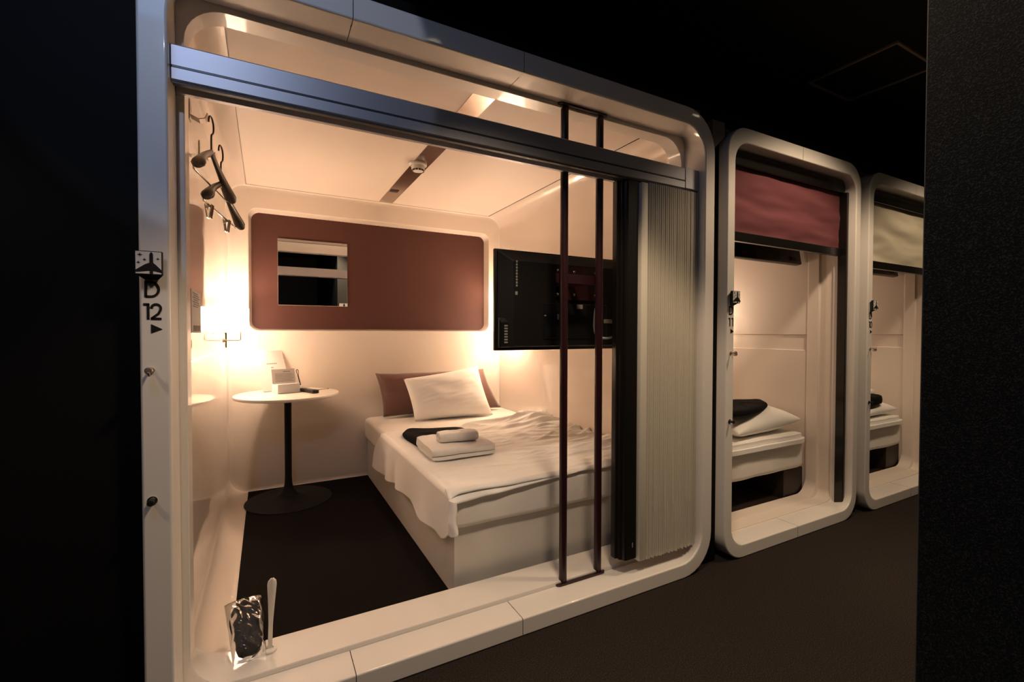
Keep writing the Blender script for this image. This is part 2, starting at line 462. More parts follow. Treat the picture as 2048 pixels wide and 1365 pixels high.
for z in zs:
    row = []
    for i, (x, y) in enumerate(pts):
        p = i // 5
        zz = z + (random.uniform(-.006, .010) if z == zs[0] and i % 5 else 0)
        if z == zs[0]: zz = z + .008 * nz(p * 3.3, 0.4) + (.004 if i % 5 == 0 else 0)
        yy = y + ((.0015 + (.005 if .33 < z < .37 else 0)) * nz(p * 1.7, z * 5) if y < .08 else 0)
        row.append((x + (.0012 if z > .4 else .0022) * nz(p * 2.1 + 5, z * 2.2), yy, zz))
    rows.append(row)
loft(bm, rows, closed=False)
at(t, obj('pleats', bm, M['pleat'], t, smooth=50))

t = thing('grab_pole_stand', 'maroon double pole stand reaching from sill to top of the cabin entrance, carrying the television', 'pole stand', (1.19, 0.13, 0.068))
for x in (1.0935, 1.277):
    bm = new(); bx = new(); bx.free()
    lathe(bm, [(.0165, 0.0755), (.0165, 2.0505)], x, 0.132, 24)
    at(t, obj('pole', bm, M['maroon'], t, smooth=60))
for z0, z1 in ((0.0678, 0.076), (2.0502, 2.0585)):
    bm = new()
    poly = [(p[0], p[1]) for p in rrect(1.052, 1.306, 0.108, 0.158, .018, 5)]
    a = [bm.verts.new((x, y, z0)) for x, y in poly]; b = [bm.verts.new((x, y, z1)) for x, y in poly]
    bm.faces.new(a); bm.faces.new(b)
    for k in range(len(a)):
        j = (k + 1) % len(a); bm.faces.new((a[k], a[j], b[j], b[k]))
    at(t, obj('end_plate', bm, M['maroon'], t))
bm = new(); box(bm, 1.175, 1.42, 0.285, 0.291, 1.272, 1.424); 
box(bm, 1.07, 1.30, 0.150, 0.158, 1.33, 1.37); box(bm, 1.16, 1.18, 0.157, 0.286, 1.33, 1.37); box(bm, 1.22, 1.24, 0.157, 0.286, 1.33, 1.37)
at(t, obj('mount_bracket', bm, M['maroon'], t))
for bx_, bz_ in ((1.165, 1.403), (1.255, 1.400), (1.375, 1.400), (1.165, 1.296), (1.255, 1.296), (1.375, 1.296)):
    bm = new()
    bmesh.ops.create_uvsphere(bm, u_segments=12, v_segments=6, radius=.006, matrix=Matrix.Translation((bx_, .2835, bz_)) @ Matrix.Scale(.5, 4, (0, 1, 0)))
    at(t, obj('bolt', bm, M['chrome'], t, smooth=60))

# television, its back towards the entrance
TX0, TX1, TZ0, TZ1 = 0.872, 1.606, 1.042, 1.485
t = thing('television', 'flat black television seen from behind above the foot of the bed', 'television', (1.24, 0.34, TZ0))
bm = new(); box(bm, TX0, TX1, 0.335, 0.352, TZ0, TZ1, .003, 2)
at(t, obj('bezel', bm, M['tvblack'], t, smooth=40))
bm = new(); box(bm, TX0 + .012, TX1 - .012, 0.3515, 0.3535, TZ0 + .014, TZ1 - .012)
at(t, obj('screen', bm, M['screen'], t))
bm = new()
vs = loft(bm, [ring(TX0 + .010, TX1 - .010, TZ0 + .012, TZ1 - .006, .004, .336, 2), ring(TX0 + .012, TX1 - .012, TZ0 + .014, TZ1 - .010, .004, .326, 2), ring(TX0 + .075, TX1 - .03, TZ0 + .020, TZ1 - .052, .006, .302, 2)], cap1=True)
at(t, obj('back_cover', bm, M['tvdark'], t))
bm = new(); box(bm, 1.10, 1.46, 0.296, 0.3025, TZ0 + .05, 1.255, .003, 1)
at(t, obj('connector_housing', bm, M['tvblack'], t))
bm = new()
for k in range(9): box(bm, 0.958, 0.966, 0.2995, 0.3015, 1.425 - k * .013, 1.434 - k * .013)
at(t, obj('vent_marks', bm, M['label'], t))
bm = new(); box(bm, 0.955, 0.966, 0.2995, 0.3015, 1.285, 1.300)
at(t, obj('barcode_label', bm, M['label'], t))
bm = new(); loft(bm, [ring(0.884, 0.936, 1.055, 1.185, .002, .3275, 1), ring(0.884, 0.936, 1.055, 1.185, .002, .316, 1), ring(0.893, 0.931, 1.060, 1.165, .002, .3095, 1)], cap1=True)
at(t, obj('side_port_panel', bm, M['tvblack'], t))
bm = new()
for k in range(7): box(bm, 0.906, 0.922, 0.3075, 0.3092, 1.075 + k * .012, 1.082 + k * .012)
at(t, obj('side_ports', bm, M['label'], t))
for (a, b, c, d) in ((1.278, 1.312, 1.232, 1.252), (1.17, 1.180, 1.18, 1.205), (1.10, 1.110, 1.195, 1.20)):
    bm = new(); box(bm, a, b, .2935, .2955, c, d)
    at(t, obj('rating_label', bm, M['label'], t))
bm = new(); box(bm, 1.44, 1.56, 0.292, 0.3015, 1.166, 1.186, .002, 1)
for k in range(3): box(bm, 1.515 + k * .014, 1.524 + k * .014, .290, .3015, 1.150 + (k % 2) * .012, 1.160 + (k % 2) * .012)
box(bm, 1.500, 1.512, .294, .3015, 1.198, 1.208)
at(t, obj('antenna_socket', bm, M['label'], t))
o = None
bm = new()
tube(bm, smooth_path([(1.385, .290, 1.235), (1.362, .268, 1.19), (1.358, .265, 1.15), (1.370, .265, 1.112), (1.405, .262, 1.096), (1.455, .262, 1.098), (1.515, .27, 1.124), (1.555, .288, 1.155)], 6), .0055, 8)
o = obj('television_cable', bm, M['cablewhite'], None, smooth=60)
tag(o, 'pale cable looping out of the sockets at the back of the television', 'cable')

# ------------------------------------------------------------------ jamb signs, lettering, hooks
def glyph(ch, x, z, w, h):
    """strokes of a geometric sans letter, x = left edge, z = bottom"""
    s = []
    if ch == 'D':
        s.append(([(x + .1 * w, z), (x + .1 * w, z + h)], False))
        s.append(([(x + .1 * w, z + .96 * h), (x + .42 * w, z + .96 * h)] + [(x + .42 * w + .5 * w * math.cos(a), z + .5 * h + .46 * h * math.sin(a)) for a in [PI / 2 - k * PI / 12 for k in range(13)]] + [(x + .1 * w, z + .04 * h)], False))
    if ch == '1':
        s.append(([(x + .78 * w, z), (x + .78 * w, z + h)], False))
        s.append(([(x + .88 * w, z + .94 * h), (x + .35 * w, z + .94 * h)], False))
    if ch == '2':
        s.append(([(x + .5 * w + .42 * w * math.cos(a), z + .70 * h + .26 * h * math.sin(a)) for a in [PI - k * PI / 10 for k in range(11)]] + [(x + .88 * w, z + .58 * h), (x + .70 * w, z + .36 * h), (x + .08 * w, z + .06 * h)], False))
        s.append(([(x + .02 * w, z + .05 * h), (x + .98 * w, z + .05 * h)], False))
    if ch == '0':
        s.append(([(x + .5 * w + .42 * w * math.cos(2 * PI * k / 20), z + .5 * h + .46 * h * math.sin(2 * PI * k / 20)) for k in range(20)], True))
    return s

def lettering(frame, x0, num):
    """vinyl door number on a jamb whose outer edge is x0"""
    bm = new()
    for pts, cl in glyph('D', x0 + .011, 1.209, .032, .040): ribbon(bm, pts, .0055, -.0012, -.0002, cl)
    at(frame, obj('letter', bm, M['print'], frame))
    for ch, dx in zip(num, (.001, .0235)):
        bm = new()
        for pts, cl in glyph(ch, x0 + dx, 1.153, .0225, .040): ribbon(bm, pts, .0055, -.0012, -.0002, cl)
        at(frame, obj('digit', bm, M['print'], frame))
    bm = new(); prism(bm, [(x0 + .024, 1.118), (x0 + .047, 1.1285), (x0 + .024, 1.141)], -.0012, -.0002)
    at(frame, obj('arrow_mark', bm, M['print'], frame))

def jamb_sign(x0, label):
    cx = x0 + .027
    t = thing('cabin_sign', label, 'sign', (cx, 0, 1.295), 'airplane signs on the cabin jambs')
    d = -.024; s = 1 + d / 1.45
    u0, u1, w0, w1 = -.028 * s, .028 * s, 1.1224 + .1435 * s - 1.295, 1.1224 + .2025 * s - 1.295
    bm = new(); box(bm, u0, u1, d, d + .012, w0, w1, .001, 1)
    o = obj('sign_plate', bm, M['print'], t)
    bm = new(); box(bm, u0 + .002, u1 - .0022, d - .0012, d - .0002, w0 + .0015, w1 - .002)
    obj('sign_face', bm, M['signwhite'], t)
    # wedge bracket under and behind the plate
    bm = new()
    a = [bm.verts.new(p) for p in ((u0 + .001, d + .0122, w0), (u1 - .001, d + .0122, w0), (u1 - .001, d + .0122, w1 - .004), (u0 + .001, d + .0122, w1 - .004))]
    b = [bm.verts.new(p) for p in ((u0 + .014, -.0004, w0 - .010), (u1 - .012, -.0004, w0 - .010), (u1 - .008, -.0004, w1 - .010), (u0 + .010, -.0004, w1 - .010))]
    bm.faces.new(a); bm.faces.new(b)
    for k in range(4): bm.faces.new((a[k], a[(k + 1) % 4], b[(k + 1) % 4], b[k]))
    obj('sign_bracket', bm, M['print'], t)
    # airplane seen from above, and four stars
    H = w1 - w0; W = u1 - u0; bm = new()
    def P(x, y): return (u0 + W * x, w0 + H * y)
    fy0, fy1 = d - .0024, d - .0013
    half = [(.0, .02), (.055, .02), (.055, .20), (.36, .14), (.385, .20), (.17, .46), (.065, .52), (.06, .86), (.045, .92), (.0, .95)]
    half = [(.0, .02), (.055, .02), (.06, .18), (.39, .10), (.395, .17), (.16, .42), (.065, .50), (.062, .84), (.04, .92), (.0, .95)]
    poly = [P(.60 + x, y) for x, y in half] + [P(.60 - x * 1.45 if x > .1 else .60 - x, y) for x, y in half[::-1][1:-1]]
    prism(bm, poly, fy0, fy1)
    obj('airplane_mark', bm, M['print'], t)
    for sx, sy, sr in ((.19, .83, .085), (.36, .63, .062), (.14, .50, .062), (.84, .68, .058)):
        bm = new(); poly = []
        for k in range(8):
            rr = sr if k % 2 == 0 else sr * .28
            poly.append(P(sx + rr * math.cos(k * PI / 4), sy + rr * math.sin(k * PI / 4)))
        prism(bm, poly, fy0, fy1)
        obj('star_mark', bm, M['print'], t)
    return t

def jamb_hook(x, label):
    t = thing('robe_hook', label, 'hook', (x, 0, 1.025), 'robe hooks on the cabin jambs')
    bm = new(); lathe(bm, [(0, 0), (.0075, 0), (.0075, .004), (.003, .006), (.003, .022), (.0085, .024), (.009, .028), (.007, .032), (0, .033)], 0, 0, 20)
    bmesh.ops.rotate(bm, verts=bm.verts, matrix=Matrix.Rotation(PI / 2, 3, 'X'))
    obj('knob', bm, M['hookmetal'], t, smooth=40)
    bm = new(); tube(bm, smooth_path([(0, -.010, -.002), (0, -.018, -.010), (.001, -.030, -.012), (.001, -.036, -.004)], 4), .0025, 8)
    obj('prong', bm, M['hookmetal'], t, smooth=60)
    return t
def jamb_lock(x, label):
    t = thing('jamb_lock', label, 'lock', (x, 0, 0.693), 'dark lock pins on the cabin jambs')
    bm = new(); lathe(bm, [(0, 0), (.0085, 0), (.0085, .003), (.006, .005), (.006, .018), (.0075, .019), (.0075, .024), (0, .025)], 0, 0, 20)
    bmesh.ops.rotate(bm, verts=bm.verts, matrix=Matrix.Rotation(PI / 2, 3, 'X'))
    obj('lock_pin', bm, M['print'], t, smooth=40)
    bm = new(); lathe(bm, [(0, 0), (.011, 0), (.011, .0015), (0, .002)], 0, 0, 20)
    bmesh.ops.rotate(bm, verts=bm.verts, matrix=Matrix.Rotation(PI / 2, 3, 'X'))
    obj('escutcheon', bm, M['chrome'], t, smooth=40)
    return t

lettering(F12, -0.279, '12')
jamb_sign(-0.281, 'airplane and stars sign on the jamb above the door number D 12')
so = jamb_sign(1.03, 'airplane and stars sign on the opposite corridor wall, seen in the mirror')
so.location = (1.04, -1.1096, 1.46); so.rotation_euler = (0, 0, PI); so.scale = (3.4, .2, 3.4); so['group'] = 'airplane signs across the corridor'
jamb_hook(-0.256, 'satin robe hook on the jamb of cabin D 12')
jamb_lock(-0.257, 'dark lock pin low on the jamb of cabin D 12')

# ------------------------------------------------------------------ wall lamps
def wall_lamp(label, wx, s, y, sm='shade'):
    """s=+1: projects towards +x from a wall at x=wx"""
    t = thing('wall_lamp', label, 'lamp', (wx, y, 1.067), 'lit wall lamps in the cabins')
    w = 0.138
    bm = new(); n = 28
    out = rrect(-.105, .105, 0, w, (.03, .03, .004, .004), 4)
    out = [(s * (0.006 + q), p) for p, q in [(a, b) for a, b in out]]
    r0 = [(x, yy, .058) for x, yy in out]; r1 = [(x, yy, .204) for x, yy in out]
    loft(bm, [r0, r1])
    obj('lamp_shade', bm, M[sm], t, smooth=35, label='glowing white shade')
    bm = new(); lathe(bm, [(0, 0), (.013, 0), (.013, .012), (.006, .016), (0, .017)], 0, 0, 20)
    bmesh.ops.rotate(bm, verts=bm.verts, matrix=Matrix.Rotation(s * PI / 2, 3, 'Y'))
    obj('wall_knob', bm, M['brass'], t, smooth=40)
    bm = new(); tube(bm, [(s * .015, 0, 0), (s * .090, 0, 0), (s * .0975, 0, .004), (s * .0985, 0, .012), (s * .0985, 0, .075)], .0032, 10)
    obj('lamp_arm', bm, M['brass'], t, smooth=60)
    return t
def lamp_or_fill_light(x, y, z, e, r=.03, col=(1.0, .73, .53)):
    l = bpy.data.lights.new('bulb_or_fill_light', 'POINT'); l.energy = e; l.color = col; l.shadow_soft_size = r
    o = bpy.data.objects.new('bulb_or_fill_light', l); o.location = (x, y, z); C.objects.link(o)
    return o
wall_lamp('lit white wall lamp beside the round table', CX0 - .006, 1, 1.955)
wall_lamp('lit wall lamp behind the television at the head of the bed', CX1 + .006, -1, 1.955)
LAMPE = 11.0
for x in (CX0 + .082, CX1 - .082):
    lamp_or_fill_light(x, 1.955, 1.21, LAMPE, .025)

# info plate and small socket on the left wall band
t = thing('notice_plate', 'clear plate with printed notice and barcode on the cabin wall beside the lamp', 'notice', (-0.2335, .66, 1.2))
bm = new(); box(bm, -.2348, -.2318, .52, .79, 1.118, 1.275, .001, 1)
at(t, obj('plate', bm, M['paper'], t))
bm = new()
for k in range(7): box(bm, -.2317, -.2312, .56 + (k % 2) * .02, .70 + .05 * ((k * 7) % 3) / 2, 1.262 - k * .008, 1.266 - k * .008)
at(t, obj('printed_text', bm, M['papergrey'], t))
bm = new()
for k in range(16): box(bm, -.2317, -.2312, .565 + k * .0125, .570 + k * .0125 + .003 * (k % 3), 1.124, 1.145)
at(t, obj('barcode', bm, M['papergrey'], t))
t = thing('wall_switch', 'small dark switch on the wall band below the notice plate', 'switch', (-.2405, .565, 1.075))
bm = new(); box(bm, -.2408, -.2385, .555, .585, 1.062, 1.092, .001, 1)
at(t, obj('rocker', bm, M['brass'], t))

# ------------------------------------------------------------------ hangers and wall hooks
def wall_hook(label, y, z):
    t = thing('coat_hook', label, 'hook', (CX0, y, z), 'plate coat hooks on the cabin wall')
    bm = new(); box(bm, .0006, .003, -.022, .022, -.035, .035, .001, 1)
    obj('back_plate', bm, M['hookmetal'], t)
    bm = new()
    prof = [(.003, -.020), (.030, -.032), (.048, -.026), (.056, -.006)]
    a = [(x, -.020, z_) for x, z_ in prof]; b = [(x, .020, z_) for x, z_ in prof]
    c = [(x - .002, .020, z_ + .003) for x, z_ in prof]; d = [(x - .002, -.020, z_ + .003) for x, z_ in prof]
    loft(bm, [a, b, c, d, a], closed=False)
    obj('hook_lip', bm, M['hookmetal'], t)
    return t
wall_hook('flat metal coat hook on the cabin wall above the front hanger', .56, 1.915)
wall_hook('flat metal coat hook on the cabin wall above the clip hanger', .83, 1.868)

def hanger(label, A, B, zt, clips, name='coat_hanger'):
    """A,B ends (x,y,z); hook top height zt"""
    A = Vector(A); B = Vector(B); mid = (A + B) / 2; ax = (B - A).normalized()
    t = thing(name, label, 'hanger', mid, 'coat hangers on the cabin wall')
    A = A - mid; B = B - mid
    L = (B - A).length; h = 0.115
    nrm = ax.cross(Vector((0, 0, 1))).normalized()
    # arms: flattened section, wide and thick at the ends
    bm = new(); rows = []
    n = 26
    for i in range(n + 1):
        u = -1 + 2 * i / n; au = abs(u)
        z = h * (1 - au ** 1.25) + .010 * math.cos(u * PI * .5)
        z = h * (1 - au) ** .85
        c = ax * (u * L / 2) + Vector((0, 0, z)) + nrm * (.016 * (au ** 2))
        wdt = .007 + .017 * au ** 2; hh = .011 + .006 * au
        if i in (0, n): wdt *= .6; hh *= .6
        rows.append([c + nrm * wdt * math.cos(a) + Vector((0, 0, hh * math.sin(a))) for a in [2 * PI * k / 10 for k in range(10)]])
    loft(bm, rows, cap0=True, cap1=True)
    obj('shoulder_arms', bm, M['hanger'], t, smooth=60)
    top = zt - mid.z
    rr = .030
    pts = [Vector((0, 0, h - .004)), Vector((0, 0, top - 2 * rr - .012))]
    cc = Vector((0, 0, top - rr))
    for k in range(11):
        a = -PI / 2 * .8 + k / 10 * PI * 1.40
        pts.append(cc + ax * rr * math.cos(a) + Vector((0, 0, rr * math.sin(a))))
    bm = new(); tube(bm, smooth_path(pts, 3), .0030, 8)
    obj('hook_wire', bm, M['brass'], t, smooth=60)
    bm = new(); tube(bm, [A * .94 + Vector((0, 0, .006)), A * .90 + Vector((0, 0, -.006)), B * .90 + Vector((0, 0, -.006)), B * .94 + Vector((0, 0, .006))], .0032, 8)
    obj('trouser_bar', bm, M['chrome'], t, smooth=60)
    if clips:
        for f in (.18, .66):
            c = A.lerp(B, f) + Vector((0, 0, -.022))
            bm = new()
            rot = Matrix.Translation(c) @ Matrix.Rotation(math.atan2(ax.y, ax.x), 4, 'Z')
            box(bm, -.014, .014, -.010, -.006, -.030, .018, .001, 1, mat=rot @ Matrix.Rotation(.14, 4, 'X'))
            box(bm, -.014, .014, .006, .010, -.030, .018, .001, 1, mat=rot @ Matrix.Rotation(-.14, 4, 'X'))
            tube(bm, [rot @ Vector((-.012, 0, .010)), rot @ Vector((.012, 0, .010))], .006, 8)
            obj('trouser_clip', bm, M['chrome'], t, smooth=40)
    return t
hanger('dark olive coat hanger with a plain bar hanging nearest the cabin entrance', (-.200, .292, 1.645), (-.132, .715, 1.645), 1.885, False)
hanger('dark olive coat hanger with metal trouser clips hanging behind the plain one', (-.187, .40, 1.575), (-.108, .88, 1.575), 1.835, True)

# ------------------------------------------------------------------ round table and what stands on it
TC = (0.125, 1.912); TZ = 0.716
t = thing('round_table', 'round white pedestal table with dark trumpet base in the corner of the cabin', 'table', (TC[0], TC[1], 0.004))
bm = new(); lathe(bm, [(0, TZ - .022), (.300, TZ - .022), (.312, TZ - .018), (.316, TZ - .010), (.314, TZ - .002), (.308, TZ), (0, TZ)], TC[0], TC[1], 80)
at(t, obj('tabletop', bm, M['bluewhite'], t, smooth=40))
bm = new(); lathe(bm, [(.0, TZ - .024), (.11, TZ - .024), (.11, TZ - .030), (.03, TZ - .036), (.022, TZ - .05), (.021, .16), (.024, .11), (.034, .07), (.060, .040)], TC[0], TC[1] + .02, 40)
at(t, obj('column', bm, M['tablemetal'], t, smooth=40))
bm = new(); lathe(bm, [(.050, .0425), (.075, .032), (.13, .020), (.20, .0125), (.255, .0095), (.264, .0075), (.264, .0045), (0, .0045)], TC[0] + .005, TC[1] + .02, 64)
at(t, obj('pedestal_base', bm, M['tablemetal'], t, smooth=40))

zt = TZ + .0006
t = thing('menu_card', 'tall white printed card in a clear leaning stand at the rear of the round table', 'card', (.05, 2.08, zt))
mt = Matrix.Translation((.068, 2.075, zt)) @ Matrix.Rotation(.52, 4, 'Z') @ Matrix.Rotation(-.42, 4, 'X')
bm = new(); box(bm, -.100, .100, -.0035, .0005, .002, .298, mat=mt)
at(t, obj('sheet', bm, M['paper'], t))
bm = new()
for k in range(6): box(bm, -.030 + k * .0125, -.0215 + k * .0125, -.0045, -.0037, .196, .203, mat=mt)
at(t, obj('printed_title', bm, M['papergrey'], t))
bm = new(); box(bm, -.006, .012, -.0045, -.0037, .168, .174, mat=mt)
at(t, obj('printed_mark', bm, M['papergrey'], t))
bm = new(); box(bm, -.09, .09, .002, .045, 0.0, .003, mat=Matrix.Translation((.068, 2.075, zt)) @ Matrix.Rotation(.52, 4, 'Z'))
at(t, obj('stand', bm, M['paper'], t))

t = thing('tissue_box', 'low white box at the front of the round table', 'box', (.125, 1.98, zt))
mt = Matrix.Translation((.116, 1.955, zt)) @ Matrix.Rotation(.30, 4, 'Z')
bm = new(); box(bm, -.070, .070, -.055, .055, 0, .062, .002, 2, mat=mt)
at(t, obj('carton', bm, M['paper'], t, smooth=40))
o = None
bm = new(); mt2 = mt @ Matrix.Translation((-.004, -.015, .0625)) @ Matrix.Rotation(-.22, 4, 'X')
box(bm, -.085, .060, -.001, .001, 0, .098, mat=mt2)
t = thing('notice_card', 'small white notice card propped on the white box', 'card', (.125, 1.98, zt + .062))
at(t, obj('card', bm, M['paper'], t))
bm = new(); box(bm, -.015, .030, -.0018, -.0011, .078, .083, mat=mt2)
at(t, obj('printed_title', bm, M['papergrey'], t))
bm = new()
for k in range(6): box(bm, -.065, .040 + .010 * (k % 2), -.0018, -.0011, .064 - k * .010, .0665 - k * .010, mat=mt2)
at(t, obj('printed_text', bm, M['papergrey'], t))

t = thing('pen_stand', 'dark pen with a looped end in a small white holder on the round table', 'pen', (.215, 2.10, zt))
bm = new(); lathe(bm, [(0, zt), (.018, zt), (.015, zt + .03), (.008, zt + .032), (0, zt + .032)], .212, 2.08, 20)
at(t, obj('holder', bm, M['paper'], t, smooth=40))
bm = new(); tube(bm, [(.212, 2.08, zt + .03), (.196, 2.085, zt + .10)], .004, 8)
at(t, obj('pen_barrel', bm, M['print'], t, smooth=60))
bm = new(); tube(bm, smooth_path([(.197, 2.085, zt + .096), (.190, 2.085, zt + .115), (.185, 2.086, zt + .132), (.190, 2.087, zt + .142), (.197, 2.087, zt + .135), (.199, 2.086, zt + .115), (.197, 2.085, zt + .098)], 4), .0022, 6)
at(t, obj('pen_loop', bm, M['print'], t, smooth=60))

t = thing('remote_control', 'small black remote control lying on the round table', 'remote control', (.252, 1.905, zt))
mt = Matrix.Translation((.252, 1.905, zt)) @ Matrix.Rotation(-1.19, 4, 'Z')
bm = new(); box(bm, -.095, .095, -.022, .022, 0.0, .022, .004, 2, mat=mt)
at(t, obj('body', bm, M['print'], t, smooth=40))
bm = new()
for i in range(6):
    for j in range(3): box(bm, -.075 + i * .024, -.062 + i * .024, -.014 + j * .011, -.007 + j * .011, .0222, .0232, mat=mt)
at(t, obj('buttons', bm, M['label'], t))
t = thing('clip_pin', 'thin pinkish key tag lying at the edge of the round table', 'key tag', (.345, 2.0, zt))
bm = new(); tube(bm, smooth_path([(.318, 1.985, zt + .003), (.345, 2.0, zt + .004), (.375, 2.02, zt + .003)], 5), .0025, 8)
at(t, obj('tag_strip', bm, M['hookmetal'], t, smooth=60))
bm = new(); tube(bm, smooth_path([(.374, 2.02, zt + .003), (.386, 2.015, zt + .003), (.392, 2.027, zt + .003), (.384, 2.035, zt + .003), (.374, 2.02, zt + .003)], 5), .0016, 8)
at(t, obj('key_ring', bm, M['browncloth'], t, smooth=60))

# ------------------------------------------------------------------ bed
BX0, BX1, BY0, BY1 = 0.690, 1.846, 0.345, 2.205
MT = 0.458
t = thing('bed', 'white platform bed with a sheeted mattress against the far wall of the wide cabin', 'bed', (1.27, 1.29, 0.004))
bm = new(); box(bm, BX0, BX1, BY0, BY1, 0.0045, 0.298, .0025, 2)
crisp(at(t, obj('bed_base', bm, M['basewhite'], t, smooth=60)))
def soft_slab(x0, x1, y0, y1, z0, z1, r, amp, n=(60, 80), seed=0):
    """rounded upholstered slab with light surface waviness"""
    bm = new(); rows = []
    for k in range(13):
        if k < 6: a = k / 5 * PI / 2; ins = r * (1 - math.sin(a)); z = z0 + r * (1 - math.cos(a))
        elif k == 6: ins = 0; z = (z0 + z1) / 2
        else: a = (k - 7) / 5 * PI / 2; ins = r * (1 - math.cos(a)); z = z1 - r * (1 - math.sin(a))
        out = []
        poly = rrect(x0 + ins, x1 - ins, y0 + ins, y1 - ins, max(.02, .05 - ins), 4)
        # resample for waviness
        P = []
        for i in range(len(poly)):
            p = Vector(poly[i]); q = Vector(poly[(i + 1) % len(poly)]); m = max(1, int((q - p).length / .05))
            for s in range(m): P.append(p.lerp(q, s / m))
        rows.append((P, z, ins))
    N = min(len(r_[0]) for r_ in rows)
    base = rows[6][0]; cx, cy = (x0 + x1) / 2, (y0 + y1) / 2
    V = []
    for P, z, ins in rows:
        out = []
        for p in base:
            sx = 1 - ins / ((x1 - x0) / 2); sy = 1 - ins / ((y1 - y0) / 2)
            x = cx + (p.x - cx) * sx; y = cy + (p.y - cy) * sy
            w = amp * nz(x * 5 + seed, y * 5, z * 7)
            out.append((x + w * .6, y + w, z + w * .3))
        V.append(out)
    loft(bm, V, cap0=True, cap1=True)
    return bm
at(t, obj('mattress', soft_slab(BX0 - .022, BX1 - .001, BY0 - .028, BY1 + .030, 0.2995, MT, .028, .005), M['fitted'], t, smooth=60, label='mattress in a white fitted sheet'))

# loose top sheet draped over the side and foot of the bed
HEM = [(.255, .31), (.31, .295), (.36, .258), (.41, .238), (.675, .250), (.96, .250), (1.20, .235), (1.385, .222), (1.60, .205), (2.0, .2)]
def hem(y):
    for (a, b), (c, d) in zip(HEM, HEM[1:]):
        if y <= c: return b + (d - b) * max(0, (y - a)) / (c - a)
    return .2
XS = BX0 - .034
def sheet_pt(u, v):
    """u: 0 right wall .. 1 hem on the left side, v: 0 foot .. 1 head edge"""
    wt = 1.15; drop = .26; s = u * (wt + drop)
    over = max(0.0, s - wt) / drop                       # 0 on the top, to 1 at the hem
    yh = 1.535 + .05 * math.sin(u * 9) + .03 * math.sin(u * 23) + over * .22
    y0 = .307 + .006 * nz(u * 6, 3.1) - over * .012
    y = y0 + (yh - y0) * v
    if s <= wt:
        x = BX1 - .004 - (BX1 - .004 - XS) * (s / wt)
        z = MT + .010
        edge = (s - (wt - .05)) / .05
        if edge > 0: z -= .020 * edge ** 2; 
        # foot edge droops a little over the mattress front
        fv = (y - y0)
        if fv < .03: z -= .014 * (1 - fv / .03) ** 2
        a = min(1.0, (wt - s) / .12)
        ridg = 1 - abs(nz(x * 1.6 + 7, y * 9 + x * 1.5, 1.0)) * 2
        fold = max(0, ridg - .45) * .030
        right = max(0.0, (x - 1.15) / .7)
        ridg2 = 1 - abs(nz(x * 1.1 - 3, y * 17 - x * 2.5, 8.0)) * 2
        fold2 = max(0, ridg2 - .55) * .026
        z += a * (fold * (.35 + right * 1.3) + fold2 * (.25 + right) + .006 * nz(x * 5, y * 7, 4.0))
        bump = math.exp(-((x - 1.72) / .16) ** 2 - ((y - 1.38) / .20) ** 2)
        z += .055 * bump + .03 * math.exp(-((x - 1.45) / .35) ** 2 - ((y - 1.49) / .05) ** 2)
        z = max(z, MT + .004 if fv > .05 else 0)
    else:
        zt_ = MT - .010
        z = zt_ - (zt_ - hem(y)) * over
        flute = .014 * math.sin(y * 17 + 1.5 * math.sin(y * 5)) + .010 * nz(y * 7, z * 3, 9.0)
        x = XS - .004 - .010 * over + flute * over * (.45 + .55 * over)
        x = min(x, BX0 - .004 - .018 * (z > .29))
        z += .010 * nz(y * 9, 2.0) * over
    return (x, y, z)
bm = new(); grid(bm, sheet_pt, 170, 190)
o = obj('top_sheet', bm, M['sheet'], None, smooth=180)
sol = o.modifiers.new('thickness', 'SOLIDIFY'); sol.thickness = .004; sol.offset = 1
tag(o, 'white rumpled top sheet draped over the side and foot of the bed', 'sheet')
# turned-up doubled hem at the foot is the sheet's own second layer
def fold_pt(u, v):
    x = XS - .004 + (1.30 - XS) * u
    e = 1 - u
    y = .307 - .010 * e + .006 * nz(u * 9, 4.4) * e + .06 * v
    z = MT + .004 - (.030 * e + .004) * (1 - v) ** 2 - .012 * e * (1 - v) + .004 * v + .006 * nz(u * 6, 2.2) * e
    return (x, y, z)
bm = new(); grid(bm, fold_pt, 60, 10)
f = obj('doubled_hem', bm, M['sheet'], o, smooth=180)
sol = f.modifiers.new('thickness', 'SOLIDIFY'); sol.thickness = .004; sol.offset = 1
# front corner of the sheet that hangs past the foot of the bed
def corner_pt(u, v):
    y = .285 - .030 * math.sin(u * PI) * (.4 + .6 * v)
    x = XS - .012 + .030 * u + .006 * math.sin(v * 8) * v
    z = MT - .012 - v * (.150 - .030 * u) - .014 * u
    return (x, y, z)
bm = new(); grid(bm, corner_pt, 14, 30)
f = obj('hanging_corner', bm, M['sheet'], o, smooth=180)
sol = f.modifiers.new('thickness', 'SOLIDIFY'); sol.thickness = .004; sol.offset = 1

